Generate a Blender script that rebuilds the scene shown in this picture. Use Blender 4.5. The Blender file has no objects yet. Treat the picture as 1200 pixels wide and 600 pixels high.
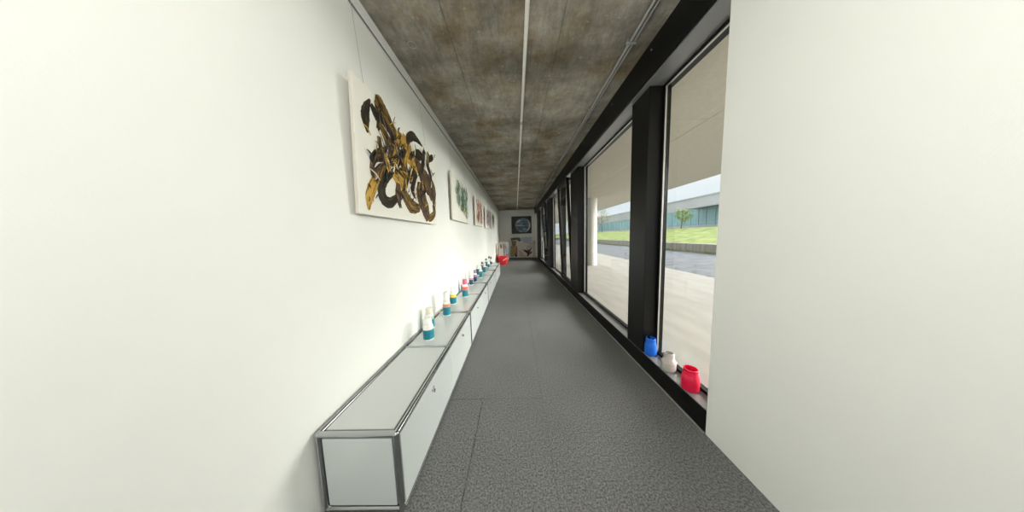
import bpy, bmesh, math, random
from mathutils import Vector, Matrix
S = bpy.context.scene
C = S.collection
PI = math.pi
random.seed(7)

# ------------------------------------------------------------------ camera, sky, sun, exposure
CAM_H = 1.2387
F_PX, PITCH, YAW, ROLL = 249.487, math.radians(5.337), math.radians(-1.1655), math.radians(-1.722)
cp, sp, cy, sy = math.cos(PITCH), math.sin(PITCH), math.cos(YAW), math.sin(YAW)
fwd = Vector((sy * cp, cy * cp, -sp)); rt0 = Vector((cy, -sy, 0)); up0 = rt0.cross(fwd)
rt = rt0 * math.cos(ROLL) + up0 * math.sin(ROLL); up = up0 * math.cos(ROLL) - rt0 * math.sin(ROLL)
cam_d = bpy.data.cameras.new('camera'); cam = bpy.data.objects.new('camera', cam_d); C.objects.link(cam)
cam_d.sensor_fit = 'HORIZONTAL'; cam_d.sensor_width = 36; cam_d.lens = 36 * F_PX / 1200
cam_d.clip_start = 0.02; cam_d.clip_end = 500
cam.matrix_world = Matrix(((rt.x, up.x, -fwd.x, 0), (rt.y, up.y, -fwd.y, 0), (rt.z, up.z, -fwd.z, CAM_H), (0, 0, 0, 1)))
S.camera = cam

SKY, SUN, EXPO = 1.0, 17.0, 0.75
w = bpy.data.worlds.new('overcast_sky'); S.world = w; w.use_nodes = True
wn = w.node_tree.nodes; wl = w.node_tree.links
bg = wn['Background']; bg.inputs['Strength'].default_value = SKY
tc = wn.new('ShaderNodeTexCoord'); mp = wn.new('ShaderNodeMapping'); mp.inputs['Scale'].default_value = (1.5, 1.5, 5)
nz = wn.new('ShaderNodeTexNoise'); nz.inputs['Scale'].default_value = 2.2; nz.inputs['Detail'].default_value = 4
cr = wn.new('ShaderNodeValToRGB'); cr.color_ramp.elements[0].position = .35; cr.color_ramp.elements[1].position = .7
cr.color_ramp.elements[0].color = (.76, .88, .97, 1); cr.color_ramp.elements[1].color = (.93, .97, 1, 1)
# overcast luminance: dim at the horizon, several times brighter overhead
sx = wn.new('ShaderNodeSeparateXYZ'); mr = wn.new('ShaderNodeMapRange'); mr.interpolation_type = 'SMOOTHSTEP'
mr.inputs['From Min'].default_value = .22; mr.inputs['From Max'].default_value = .60; mr.inputs['To Min'].default_value = .62 * SKY; mr.inputs['To Max'].default_value = 1.05 * SKY
wl.new(tc.outputs['Generated'], mp.inputs['Vector']); wl.new(mp.outputs[0], nz.inputs['Vector'])
wl.new(tc.outputs['Generated'], sx.inputs[0]); wl.new(sx.outputs['Z'], mr.inputs['Value']); wl.new(mr.outputs[0], bg.inputs['Strength'])
wl.new(nz.outputs['Fac'], cr.inputs[0]); wl.new(cr.outputs[0], bg.inputs['Color'])

sl = bpy.data.lights.new('hazy_sun', 'SUN'); sl.energy = SUN; sl.angle = math.radians(82); sl.color = (1, .97, .92)
so = bpy.data.objects.new('hazy_sun', sl); C.objects.link(so)
az, el = math.radians(3), math.radians(2)           # broad bright haze low beyond the terrace, to the right of the view
d = Vector((math.cos(az) * math.cos(el), math.sin(az) * math.cos(el), math.sin(el)))
so.rotation_euler = d.to_track_quat('Z', 'Y').to_euler(); so.location = (20, 12, 6)

al = bpy.data.lights.new('added_area_fill', 'AREA'); al.shape = 'RECTANGLE'; al.size = 1.7; al.size_y = 2.2; al.energy = 9; al.color = (1, .99, .96)
ao = bpy.data.objects.new('added_area_fill', al); C.objects.link(ao); ao.location = (.1, -2.5, 1.25); ao.rotation_euler = (PI / 2, 0, 0)   # unseen area fill added behind the photographer to brighten the near end
pl_ = bpy.data.lights.new('added_point_fill', 'POINT'); pl_.energy = 30; pl_.shadow_soft_size = .28; pl_.color = (1, .99, .96)
po = bpy.data.objects.new('added_point_fill', pl_); C.objects.link(po); po.location = (.1, -.16, 2.0)    # point fill added behind the photographer to whiten the near walls

S.view_settings.view_transform = 'Standard'; S.view_settings.look = 'None'
S.view_settings.gamma = 1; S.view_settings.use_curve_mapping = False; S.view_settings.exposure = EXPO
S.cycles.max_bounces = 14; S.cycles.diffuse_bounces = 10; S.cycles.transparent_max_bounces = 16
S.cycles.caustics_reflective = False; S.cycles.caustics_refractive = False
S.cycles.use_denoising = True
S.cycles.sample_clamp_indirect = 6

# ------------------------------------------------------------------ materials
MATS = {}
def mat(name, col=(.5, .5, .5), rough=.5, metal=0.0, spec=.5, noise=None, bump=None, emit=None):
    if name in MATS: return MATS[name]
    m = bpy.data.materials.new(name); m.use_nodes = True
    nt = m.node_tree; b = nt.nodes['Principled BSDF']
    b.inputs['Base Color'].default_value = (*col, 1); b.inputs['Roughness'].default_value = rough
    b.inputs['Metallic'].default_value = metal; b.inputs['Specular IOR Level'].default_value = spec
    t = nt.nodes.new('ShaderNodeTexCoord')
    if noise:                                    # (scale, other colour, stretch)
        sc, c2, st = noise
        mpn = nt.nodes.new('ShaderNodeMapping'); mpn.inputs['Scale'].default_value = st
        n = nt.nodes.new('ShaderNodeTexNoise'); n.inputs['Scale'].default_value = sc; n.inputs['Detail'].default_value = 5
        r = nt.nodes.new('ShaderNodeValToRGB'); r.color_ramp.elements[0].position = .35; r.color_ramp.elements[1].position = .65
        r.color_ramp.elements[0].color = (*col, 1); r.color_ramp.elements[1].color = (*c2, 1)
        nt.links.new(t.outputs['Object'], mpn.inputs[0]); nt.links.new(mpn.outputs[0], n.inputs['Vector'])
        nt.links.new(n.outputs['Fac'], r.inputs[0]); nt.links.new(r.outputs[0], b.inputs['Base Color'])
    if bump:                                     # (scale, strength)
        n2 = nt.nodes.new('ShaderNodeTexNoise'); n2.inputs['Scale'].default_value = bump[0]; n2.inputs['Detail'].default_value = 3
        bp = nt.nodes.new('ShaderNodeBump'); bp.inputs['Strength'].default_value = bump[1]; bp.inputs['Distance'].default_value = .01
        nt.links.new(t.outputs['Object'], n2.inputs['Vector']); nt.links.new(n2.outputs['Fac'], bp.inputs['Height'])
        nt.links.new(bp.outputs[0], b.inputs['Normal'])
    MATS[name] = m
    return m

M_WALL = mat('white_wall_paint', (.80, .81, .77), .6, noise=(1.5, (.83, .84, .80), (1, 1, 1)), bump=(180, .04))
M_WHITE = mat('white_trim_paint', (.78, .78, .76), .4)
M_DOOR = mat('white_door_paint', (.80, .79, .75), .35)
M_CAB = mat('light_grey_enamel', (.57, .605, .59), .16, spec=.6)
M_CHROME = mat('chrome', (.44, .45, .455), .2, 1.0)
M_GAP = mat('matt_dark', (.03, .03, .03), .6)
M_BLACK = mat('anthracite_frame', (.005, .005, .0045), .36, spec=.22)
M_ALU = mat('satin_grey_sill', (.20, .20, .205), .26, 0, spec=.8)
M_STRIP = mat('aluminium_strip', (.62, .6, .56), .35, .8)
M_GALV = mat('galvanised_conduit', (.46, .46, .45), .33, .85)
M_PVC = mat('white_conduit', (.84, .82, .76), .4)
M_PAVE = mat('terrace_concrete', (.29, .276, .25), .85, noise=(5, (.335, .32, .29), (1, .3, 1)), bump=(60, .1))
M_SOFFIT = mat('soffit_plaster', (.68, .635, .535), .85, noise=(30, (.74, .69, .59), (1, 1, 1)), bump=(90, .25))
M_COLUMN = mat('column_concrete', (.76, .74, .68), .6, noise=(3, (.80, .78, .73), (1, 1, .3)))
M_ASPH = mat('wet_asphalt', (.075, .082, .096), .85, noise=(5, (.135, .143, .16), (.4, 1, 1)), bump=(40, .3))
M_RETAIN = mat('retaining_concrete', (.26, .23, .19), .9, noise=(1.6, (.40, .36, .30), (1, 2.5, .3)))
M_GRASS = mat('meadow_grass', (.13, .20, .035), .9, noise=(1.2, (.31, .34, .085), (1, 1, 1)), bump=(8, .6))
M_FACADE = mat('pale_facade', (.58, .56, .55), .7, noise=(.4, (.63, .61, .60), (1, 1, 1)))
M_TEAL = mat('teal_window_glass', (.22, .46, .47), .15, spec=.8, noise=(.35, (.38, .60, .60), (1, 3, .2)))
M_MULL = mat('facade_mullion', (.45, .56, .56), .4)
M_BRICK = mat('reddish_facade', (.45, .30, .26), .8)
M_BARK = mat('bark', (.16, .13, .09), .9)
M_LEAF = mat('young_leaves', (.20, .30, .05), .7, noise=(3, (.36, .42, .12), (1, 1, 1)))
M_CANVAS = mat('primed_canvas', (.80, .79, .71), .75, bump=(400, .08))
M_CANVAS_EDGE = mat('canvas_edge', (.60, .56, .49), .8)
M_WIRE = mat('steel_wire', (.5, .5, .48), .4, .6)

# carpet: grey felt with flecks
def carpet():
    m = bpy.data.materials.new('grey_felt_carpet'); m.use_nodes = True; nt = m.node_tree; b = nt.nodes['Principled BSDF']
    b.inputs['Roughness'].default_value = .95; b.inputs['Specular IOR Level'].default_value = .15
    t = nt.nodes.new('ShaderNodeTexCoord')
    n = nt.nodes.new('ShaderNodeTexNoise'); n.inputs['Scale'].default_value = 105; n.inputs['Detail'].default_value = 3; n.inputs['Roughness'].default_value = .95
    n3 = nt.nodes.new('ShaderNodeTexNoise'); n3.inputs['Scale'].default_value = 3; n3.inputs['Detail'].default_value = 3
    r = nt.nodes.new('ShaderNodeValToRGB'); r.color_ramp.elements[0].position = .38; r.color_ramp.elements[1].position = .62
    r.color_ramp.elements[0].color = (.068, .070, .069, 1); r.color_ramp.elements[1].color = (.285, .29, .283, 1)
    mx = nt.nodes.new('ShaderNodeMix'); mx.data_type = 'RGBA'; mx.blend_type = 'MULTIPLY'; mx.inputs[0].default_value = .25
    r2 = nt.nodes.new('ShaderNodeValToRGB'); r2.color_ramp.elements[0].position = .35; r2.color_ramp.elements[1].position = .65
    r2.color_ramp.elements[0].color = (.7, .7, .7, 1); r2.color_ramp.elements[1].color = (1, 1, 1, 1)
    bp = nt.nodes.new('ShaderNodeBump'); bp.inputs['Strength'].default_value = .08; bp.inputs['Distance'].default_value = .003
    L = nt.links.new
    L(t.outputs['Object'], n.inputs['Vector']); L(t.outputs['Object'], n3.inputs['Vector'])
    L(n.outputs['Fac'], r.inputs[0]); L(n3.outputs['Fac'], r2.inputs[0]); L(r.outputs[0], mx.inputs[6]); L(r2.outputs[0], mx.inputs[7])
    L(mx.outputs[2], b.inputs['Base Color']); L(n.outputs['Fac'], bp.inputs['Height']); L(bp.outputs[0], b.inputs['Normal'])
    return m
M_CARPET = carpet()

# raw board-marked concrete with brown stains and faint panel joints
def concrete():
    m = bpy.data.materials.new('raw_concrete_ceiling'); m.use_nodes = True; nt = m.node_tree; b = nt.nodes['Principled BSDF']
    b.inputs['Roughness'].default_value = .8; b.inputs['Specular IOR Level'].default_value = .3
    L = nt.links.new; t = nt.nodes.new('ShaderNodeTexCoord')
    def noise(scale, st, detail=5, rough=.6):
        mpn = nt.nodes.new('ShaderNodeMapping'); mpn.inputs['Scale'].default_value = st
        n = nt.nodes.new('ShaderNodeTexNoise'); n.inputs['Scale'].default_value = scale; n.inputs['Detail'].default_value = detail; n.inputs['Roughness'].default_value = rough
        L(t.outputs['Object'], mpn.inputs[0]); L(mpn.outputs[0], n.inputs['Vector']); return n.outputs['Fac']
    def ramp(fac, a, c, p0=.35, p1=.65):
        r = nt.nodes.new('ShaderNodeValToRGB'); r.color_ramp.elements[0].position = p0; r.color_ramp.elements[1].position = p1
        r.color_ramp.elements[0].color = (*a, 1); r.color_ramp.elements[1].color = (*c, 1); L(fac, r.inputs[0]); return r.outputs[0]
    def mix(f, a, c, mode='MIX'):
        x = nt.nodes.new('ShaderNodeMix'); x.data_type = 'RGBA'; x.blend_type = mode
        if isinstance(f, float): x.inputs[0].default_value = f
        else: L(f, x.inputs[0])
        L(a, x.inputs[6]); L(c, x.inputs[7]); return x.outputs[2]
    base = ramp(noise(1.3, (1, 1.5, 1)), (.195, .175, .143), (.45, .418, .36))
    brown = ramp(noise(2.0, (1.2, 1, 1)), (1, 1, 1), (.74, .60, .40), .48, .66)
    c = mix(.85, base, brown, 'MULTIPLY')
    grain = ramp(noise(9, (2.2, .6, 1), 6, .7), (.70, .70, .70), (1.14, 1.14, 1.12), .3, .7)
    c = mix(1.0, c, grain, 'MULTIPLY')
    blot = ramp(noise(5, (1, 1.6, 1), 6, .72), (.72, .72, .73), (1.08, 1.08, 1.06), .32, .62)
    c = mix(.8, c, blot, 'MULTIPLY')
    fine = ramp(noise(70, (1, .5, 1), 2), (.82, .82, .82), (1.08, 1.08, 1.08), .3, .7)
    c = mix(.8, c, fine, 'MULTIPLY')
    spots = ramp(noise(24, (1, 1, 1), 2), (0, 0, 0), (.12, .115, .10), .68, .76)
    c = mix(1.0, c, spots, 'ADD')
    L(c, b.inputs['Base Color'])
    bp = nt.nodes.new('ShaderNodeBump'); bp.inputs['Strength'].default_value = .3; bp.inputs['Distance'].default_value = .01
    L(noise(20, (2, .5, 1), 6, .7), bp.inputs['Height']); L(bp.outputs[0], b.inputs['Normal'])
    return m
M_CONC = concrete()

def glass():
    m = bpy.data.materials.new('window_glass'); m.use_nodes = True; nt = m.node_tree
    nt.nodes.remove(nt.nodes['Principled BSDF']); o = nt.nodes['Material Output']
    tr = nt.nodes.new('ShaderNodeBsdfTransparent'); tr.inputs[0].default_value = (.965, .975, .965, 1)
    gl = nt.nodes.new('ShaderNodeBsdfGlossy'); gl.inputs['Roughness'].default_value = .0
    fr = nt.nodes.new('ShaderNodeFresnel'); fr.inputs['IOR'].default_value = 1.35
    mx = nt.nodes.new('ShaderNodeMixShader')
    ge = nt.nodes.new('ShaderNodeNewGeometry'); mt = nt.nodes.new('ShaderNodeMath'); mt.operation = 'SUBTRACT'; mt.use_clamp = True
    nt.links.new(fr.outputs[0], mt.inputs[0]); nt.links.new(ge.outputs['Backfacing'], mt.inputs[1])   # the inner face of the pane adds no second mirror
    nt.links.new(mt.outputs[0], mx.inputs[0]); nt.links.new(tr.outputs[0], mx.inputs[1]); nt.links.new(gl.outputs[0], mx.inputs[2])
    nt.links.new(mx.outputs[0], o.inputs['Surface'])
    return m
M_GLASS = glass()

def paint(name, c1, c2, sc=(15, 1.4, 1), lo=.42, hi=.6):
    """thick streaky brush paint: bristle streaks run along the stroke (its UV)"""
    m = bpy.data.materials.new(name); m.use_nodes = True; nt = m.node_tree; b = nt.nodes['Principled BSDF']
    b.inputs['Roughness'].default_value = .42
    uv = nt.nodes.new('ShaderNodeUVMap'); uv.uv_map = 'UVMap'
    mpn = nt.nodes.new('ShaderNodeMapping'); mpn.inputs['Scale'].default_value = (sc[0] / 10, sc[1], 1)
    n = nt.nodes.new('ShaderNodeTexNoise'); n.inputs['Scale'].default_value = 1.0; n.inputs['Detail'].default_value = 4; n.inputs['Roughness'].default_value = .65
    r = nt.nodes.new('ShaderNodeValToRGB'); r.color_ramp.elements[0].position = lo; r.color_ramp.elements[1].position = hi
    r.color_ramp.elements[0].color = (*c1, 1); r.color_ramp.elements[1].color = (*c2, 1)
    nt.links.new(uv.outputs[0], mpn.inputs[0]); nt.links.new(mpn.outputs[0], n.inputs['Vector'])
    nt.links.new(n.outputs['Fac'], r.inputs[0]); nt.links.new(r.outputs[0], b.inputs['Base Color'])
    return m
PAINTS = {
 'K': paint('black_oil', (.008, .007, .007), (.085, .06, .025), lo=.47, hi=.66),
 'O': paint('ochre_black_oil', (.022, .015, .009), (.36, .21, .04), lo=.46, hi=.60),
 'Y': paint('ochre_oil', (.10, .055, .015), (.58, .35, .06), lo=.38, hi=.52),
 'D': paint('dark_brown_oil', (.03, .02, .014), (.19, .11, .055), lo=.42, hi=.62),
}

# ------------------------------------------------------------------ mesh helpers
def bx(bm, x0, x1, y0, y1, z0, z1, bev=0.0, seg=2):
    r = bmesh.ops.create_cube(bm, size=1)
    bmesh.ops.transform(bm, verts=r['verts'], matrix=Matrix.Translation(((x0+x1)/2, (y0+y1)/2, (z0+z1)/2)) @ Matrix.Diagonal((abs(x1-x0), abs(y1-y0), abs(z1-z0), 1)))
    if bev:
        ed = list({e for v in r['verts'] for e in v.link_edges})
        bmesh.ops.bevel(bm, geom=ed, offset=bev, segments=seg, affect='EDGES', profile=.5)
def tube(bm, a, b, r, n=16, r2=None):
    a, b = Vector(a), Vector(b); d = b - a
    g = bmesh.ops.create_cone(bm, segments=n, radius1=r, radius2=r if r2 is None else r2, depth=d.length, cap_ends=True)
    q = Vector((0, 0, 1)).rotation_difference(d.normalized())
    bmesh.ops.transform(bm, verts=g['verts'], matrix=Matrix.Translation((a + b) / 2) @ q.to_matrix().to_4x4())
def ball(bm, p, r, n=14):
    g = bmesh.ops.create_uvsphere(bm, u_segments=n, v_segments=n // 2 + 2, radius=r)
    bmesh.ops.translate(bm, verts=g['verts'], vec=p)
def lathe(bm, prof, n=32, loc=(0, 0, 0)):
    rings = []
    for r, z in prof:
        rings.append([bm.verts.new((loc[0] + r*math.cos(2*PI*k/n), loc[1] + r*math.sin(2*PI*k/n), loc[2] + z)) for k in range(n)] if r > 1e-6 else [bm.verts.new((loc[0], loc[1], loc[2] + z))])
    for a, b in zip(rings, rings[1:]):
        for k in range(n):
            k2 = (k+1) % n
            if len(a) == 1 and len(b) == 1: continue
            if len(a) == 1: bm.faces.new((a[0], b[k2], b[k]))
            elif len(b) == 1: bm.faces.new((a[k], a[k2], b[0]))
            else: bm.faces.new((a[k], a[k2], b[k2], b[k]))
def obj(name, bm, m, parent=None, smooth=False, recalc=True):
    if recalc: bmesh.ops.recalc_face_normals(bm, faces=bm.faces)
    me = bpy.data.meshes.new(name); bm.to_mesh(me); bm.free()
    for mm in (m if isinstance(m, (list, tuple)) else [m]): me.materials.append(mm)
    o = bpy.data.objects.new(name, me); C.objects.link(o)
    if smooth:
        for p in me.polygons: p.use_smooth = True
        try: me.set_sharp_from_angle(angle=math.radians(40))
        except Exception: pass
    if parent: o.parent = parent
    return o
def box(name, dims, m, parent=None, bev=0.0):
    bm = bmesh.new(); bx(bm, *dims, bev=bev); return obj(name, bm, m, parent)
def thing(name, label, cat, loc=(0, 0, 0), rot=(0, 0, 0), group=None):
    o = bpy.data.objects.new(name, None); C.objects.link(o); o.location = loc; o.rotation_euler = rot
    o.empty_display_size = .1
    return tag(o, label, cat, group)
def tag(o, label, cat, group=None):
    o['label'] = label; o['category'] = cat
    if group: o['group'] = group
    return o
def struct(o, label=None, cat=None):
    o['kind'] = 'structure'
    if label: o['label'] = label
    if cat: o['category'] = cat
    return o

# ------------------------------------------------------------------ room shell
XL, XR, XG, ZC, YB, YN = -.915, 1.125, 1.245, 2.68, 12.06, -2.6
# carpet sheets with thin seams between them, on the screed
bm = bmesh.new()
bx(bm, XL - .2, XR + .2, YN, YB + .2, -.15, -.004)
g = .004
for x0, x1, y0, y1 in ((XL, -.287, YN, 1.522), (-.287, .165, YN, 1.522), (XL, .165, 1.522, YB), (.165, XR, YN, YB)):
    bx(bm, x0 + (g if x0 < .1 else .0006), x1 - (g if x1 < .1 else .0006), y0 + (g if x1 < .1 else .0008), y1 - (g if x1 < .1 else .0008), -.006, 0, bev=.0006, seg=1)
struct(obj('floor', bm, M_CARPET), 'grey speckled felt carpet floor of the corridor', 'floor')

bm = bmesh.new()
bx(bm, XL - .25, 5.25 - 3.9, YN, YB + .25, ZC + .0105, ZC + .32)
xs = (XL - .02, -.43, .36, XR + .02); ys = (YN, 0.1, 2.12, 4.1, 6.1, 8.1, 10.1, YB + .02); g = .0011
for i in range(3):
    for j in range(7):
        dz = random.uniform(0, .002)
        bx(bm, xs[i] + g, xs[i+1] - g, ys[j] + g, ys[j+1] - g, ZC + dz, ZC + .03, bev=.003, seg=1)
ceil = struct(obj('ceiling', bm, M_CONC), 'raw grey-brown concrete ceiling with panel joints', 'ceiling')
M_PLUG = mat('mortar_plug', (.32, .295, .24), .8)
for x, y in ((-.733, 1.717), (-.731, 2.516), (-.731, 3.35), (-.735, 4.13), (.9, 2.2), (.66, 3.2)):
    bm = bmesh.new()
    lathe(bm, [(.034, -.0005), (.034, .003), (.027, .004), (.025, .001), (.012, 0), (0, -.001)] if x < -.7 else [(.018, 0), (.016, .002), (0, .003)], 24)
    for v in bm.verts: v.co.z *= -1
    p = obj('plug', bm, M_PLUG, ceil); p.location = (x, y, ZC + .0015)

struct(box('wall_left', (XL - .2, XL, YN, YB + .2, -.1, ZC + .03), M_WALL), 'long white painted wall hung with paintings', 'wall')
bm = bmesh.new(); bx(bm, XL - .2, 1.6, YB, YB + .2, -.1, ZC + .03)
struct(obj('wall_back', bm, M_WALL), 'white end wall of the corridor', 'wall')
bm = bmesh.new(); bx(bm, XR, XR + .3, YN, 1.215, -.1, ZC + .03)
struct(obj('wall_right', bm, M_WALL), 'white wall beside the near end of the glazing', 'wall')
bm = bmesh.new(); bx(bm, 1.2, 1.5, 11.25, YB, -.1, ZC + .03)
struct(obj('wall_right_end', bm, M_WALL), 'short white wall after the last window post', 'wall')
# near end of the corridor (behind the photographer): opening added to let daylight in as fill
bm = bmesh.new()
bx(bm, XL - .2, -.8, YN - .2, YN, -.1, ZC + .03); bx(bm, 1.0, XR + .3, YN - .2, YN, -.1, ZC + .03); bx(bm, -.8, 1.0, YN - .2, YN, 2.45, ZC + .03)
struct(obj('wall_near', bm, M_WALL), 'white end wall with a wide opening to daylight', 'wall')

# white trim along the top of the left wall, with the shadow gap of the hanging rail below
struct(box('trim_1', (XL, XL + .012, YN, YB, 2.605, ZC), M_WHITE, bev=.002), 'white trim strip along the top of the left wall', 'trim')
bm = bmesh.new(); bx(bm, XL + .0005, XL + .010, YN, YB - .05, 2.5985, 2.6045, bev=.002, seg=1); bx(bm, XL + .003, XL + .008, YN, YB - .05, 2.596, 2.599)
tag(obj('picture_rail', bm, M_ALU), 'thin grey picture hanging rail running under the white trim', 'rail')

# door panel on the end wall
dr = bpy.data.objects.new('door_1', None); C.objects.link(dr); dr.location = (-.64, YB, 0); struct(dr, 'flush white door panel in the left part of the end wall', 'door')
box('door_leaf', (-.27, .315, -.055, -.001, .0, 2.40), M_DOOR, dr, bev=.003)
bm = bmesh.new(); bx(bm, .315, .335, -.06, -.001, 0, 2.425); bx(bm, -.272, .335, -.06, -.001, 2.402, 2.425); obj('door_frame', bm, M_WHITE, dr)
bm = bmesh.new(); tube(bm, (.27, -.056, 1.03), (.27, -.10, 1.03), .008); tube(bm, (.27, -.10, 1.03), (.16, -.10, 1.03), .008); obj('door_handle', bm, M_CHROME, dr, True)

# ------------------------------------------------------------------ window wall
struct(box('trim_2', (XR, XG + .06, 1.216, 11.25, 0.0, .145), M_BLACK, bev=.003), 'black plinth under the windows', 'trim')
struct(box('trim_3', (XR + .004, XG + .05, 1.217, 11.25, .1405, .149), M_ALU, bev=.002), 'satin grey window sill on the black plinth', 'trim')
struct(box('trim_4', (XR - .013, XR - .001, 1.217, 11.25, 0.0002, .009), M_STRIP, bev=.003), 'thin aluminium strip between carpet and plinth', 'trim')
bm = bmesh.new(); bx(bm, 1.075, XG + .1, 1.216, YB, 2.435, ZC + .02, bev=.003)
hd = struct(obj('trim_5', bm, M_BLACK), 'black boxed header beam above the windows', 'trim')
bm = bmesh.new(); bx(bm, 1.09, XG + .04, 1.217, 11.25, 2.424, 2.4352)
obj('soffit_plate', bm, M_ALU, hd)
for y in (1.78, 2.45, 3.4, 4.6):
    bm = bmesh.new(); tube(bm, (1.0755, y, 2.62), (1.071, y, 2.62), .006, 10); obj('screw', bm, M_GALV, hd)

posts = [(1.876, 2.14), (3.905, 4.40), (7.06, 7.62), (10.45, 11.24)]
for k, (y0, y1) in enumerate(posts):
    o = struct(box('trim_%d' % (6 + k), (XR + .001, XG + .06, y0, y1, .1492, 2.4238), M_BLACK, bev=.004),
               ['dark window post nearest the camera', 'dark window post after the wide pane', 'third dark window post', 'last dark window post by the end wall'][k], 'post')

def pane_window(n, y0, y1, label, bead_near=True):
    r = bpy.data.objects.new('window_%d' % n, None); C.objects.link(r); r.location = (XG, (y0 + y1) / 2, .149); struct(r, label, 'window')
    h = 2.424 - .149; a, b = y0 - r.location.y, y1 - r.location.y; f = .022
    bm = bmesh.new()
    for s in ((a, a + f, 0, h), (b - f, b, 0, h), (a, b, 0, f), (a, b, h - f, h)): bx(bm, -.012, .03, s[0], s[1], s[2], s[3], bev=.002, seg=1)
    obj('window_frame', bm, M_BLACK, r)
    bm = bmesh.new()                              # bright glazing bead round the pane
    e = f
    for s in ((a + e, a + e + .005, e, h - e), (b - e - .005, b - e, e, h - e), (a + e, b - e, h - e - .005, h - e)): bx(bm, -.006, .006, s[0], s[1], s[2], s[3])
    obj('glazing_bead', bm, M_STRIP, r)
    bm = bmesh.new(); bx(bm, .006, .010, a + f * .6, b - f * .6, f * .6, h - f * .6)
    obj('glass_pane', bm, M_GLASS, r)
    return r
pane_window(1, 1.217, 1.875, 'near window pane with three coloured containers on its sill')
pane_window(2, 2.141, 3.904, 'wide fixed window showing the round column outside')
pane_window(4, 5.66, 7.059, 'fixed window beyond the tilted vent sash')
pane_window(6, 8.86, 10.449, 'farthest fixed window of the corridor')

def sash_window(n, y0, y1, tilt, label):
    r = bpy.data.objects.new('window_%d' % n, None); C.objects.link(r); r.location = (XG - .03, (y0 + y1) / 2, .149); struct(r, label, 'window')
    h = 2.424 - .149; a, b = y0 - r.location.y, y1 - r.location.y; f = .05
    bm = bmesh.new()
    for s in ((a, a + .03, 0, h), (b - .24, b, 0, h), (a, b, 0, .03), (a, b, h - .03, h)): bx(bm, -.03, .06, s[0], s[1], s[2], s[3], bev=.003, seg=1)
    obj('window_frame', bm, M_BLACK, r)
    a2, b2 = a + .035, b - .245
    bm = bmesh.new()
    for s in ((a2, a2 + f, 0, h - .07), (b2 - f, b2, 0, h - .07), (a2, b2, 0, f), (a2, b2, h - .07 - f, h - .07)): bx(bm, -.028, .028, s[0], s[1], s[2], s[3], bev=.004, seg=1)
    sh = obj('sash', bm, M_BLACK, r); sh.location = (-.04, 0, .035); sh.rotation_euler = (0, -tilt, 0)
    bm = bmesh.new(); bx(bm, -.004, .004, a2 + f * .8, b2 - f * .8, f * .8, h - .07 - f * .8); obj('glass_pane', bm, M_GLASS, sh)
    bm = bmesh.new(); tube(bm, (-.028, b2 - .025, .95), (-.065, b2 - .025, .95), .009); tube(bm, (-.065, b2 - .025, .96), (-.065, b2 - .025, .82), .009); bx(bm, -.034, -.027, b2 - .04, b2 - .01, .89, 1.0, bev=.003)
    obj('handle', bm, M_GALV, sh, True)
    return r
sash_window(3, 4.401, 5.659, .045, 'narrow vent window tilted inward behind the second post')
sash_window(5, 7.621, 8.859, .045, 'second narrow vent window tilted inward, farther down')

# ------------------------------------------------------------------ conduits under the ceiling
t = thing('white_conduit_run', 'slim white pipe running along the middle of the concrete ceiling', 'pipe', (.112, 0, ZC - .0195))
ends = [(-2.5, .98), (.98, 2.83), (2.83, 4.62), (4.62, 6.3), (6.3, 8.2), (8.2, 10.1), (10.1, 12.05)]
for a, b in ends:
    bm = bmesh.new(); tube(bm, (0, a + .004, 0), (0, b - .004, 0), .0145); obj('pipe', bm, M_PVC, t, True)
for a, b in ends[:-1]:
    bm = bmesh.new(); tube(bm, (0, b - .03, 0), (0, b + .03, 0), .0185); obj('coupling', bm, M_GALV, t, True)
t = thing('steel_conduit', 'galvanised twin conduit clipped to the ceiling near the windows', 'pipe', (.912, 0, ZC - .02))
for dx in (-.012, .014):
    bm = bmesh.new(); tube(bm, (dx, YN + .05, 0), (dx, 12.0, 0), .0125 if dx < 0 else .009); obj('pipe', bm, M_GALV, t, True)
for y in (.6, 1.75, 2.59, 3.63, 4.7, 5.9, 7.2, 8.6, 10.2):
    bm = bmesh.new(); bx(bm, -.032, .03, y - .01, y + .01, -.017, -.012, bev=.002, seg=1); bx(bm, -.045, -.026, y - .012, y + .012, -.016, .019, bev=.003, seg=1)
    tube(bm, (-.036, y, -.016), (-.036, y, -.024), .007, 8); obj('clip', bm, M_GALV, t)

# ------------------------------------------------------------------ outside: terrace, road, bank, building
struct(box('terrace_floor', (XG + .061, 5.25, -12, 60, -.25, -.03), M_PAVE), 'pale concrete terrace floor under the overhang', 'terrace')
bm = bmesh.new()
for x0, x1 in ((1.346, 2.495), (2.505, 5.25)):
    for y0, y1 in ((-12, 2.9), (2.906, 8.9), (8.906, 15), (15.006, 60)): bx(bm, x0, x1, y0, y1, 2.65, 2.9)
bx(bm, 1.346, 5.25, -12, 60, 2.662, 3.3); 
struct(obj('terrace_soffit', bm, M_SOFFIT), 'rough plastered soffit of the overhanging storey', 'soffit')
bm = bmesh.new(); lathe(bm, [(.205, 0), (.205, 2.68)], 48)
o = struct(obj('round_column', bm, M_COLUMN, None, True), 'round pale concrete column standing on the terrace', 'column'); o.location = (3.06, 8.7, -.03)
struct(box('road', (5.25, 11.35, -40, 140, -.3, -.1), M_ASPH), 'grey asphalt road beyond the terrace', 'road')
struct(box('retaining_wall', (11.3, 11.6, -10, 140, -.3, .42), M_RETAIN, bev=.02), 'low weathered retaining wall along the road', 'wall')
bm = bmesh.new()                                   # grass verge at the foot of the wall + bank
nx, ny = 26, 150; grid = []
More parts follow.
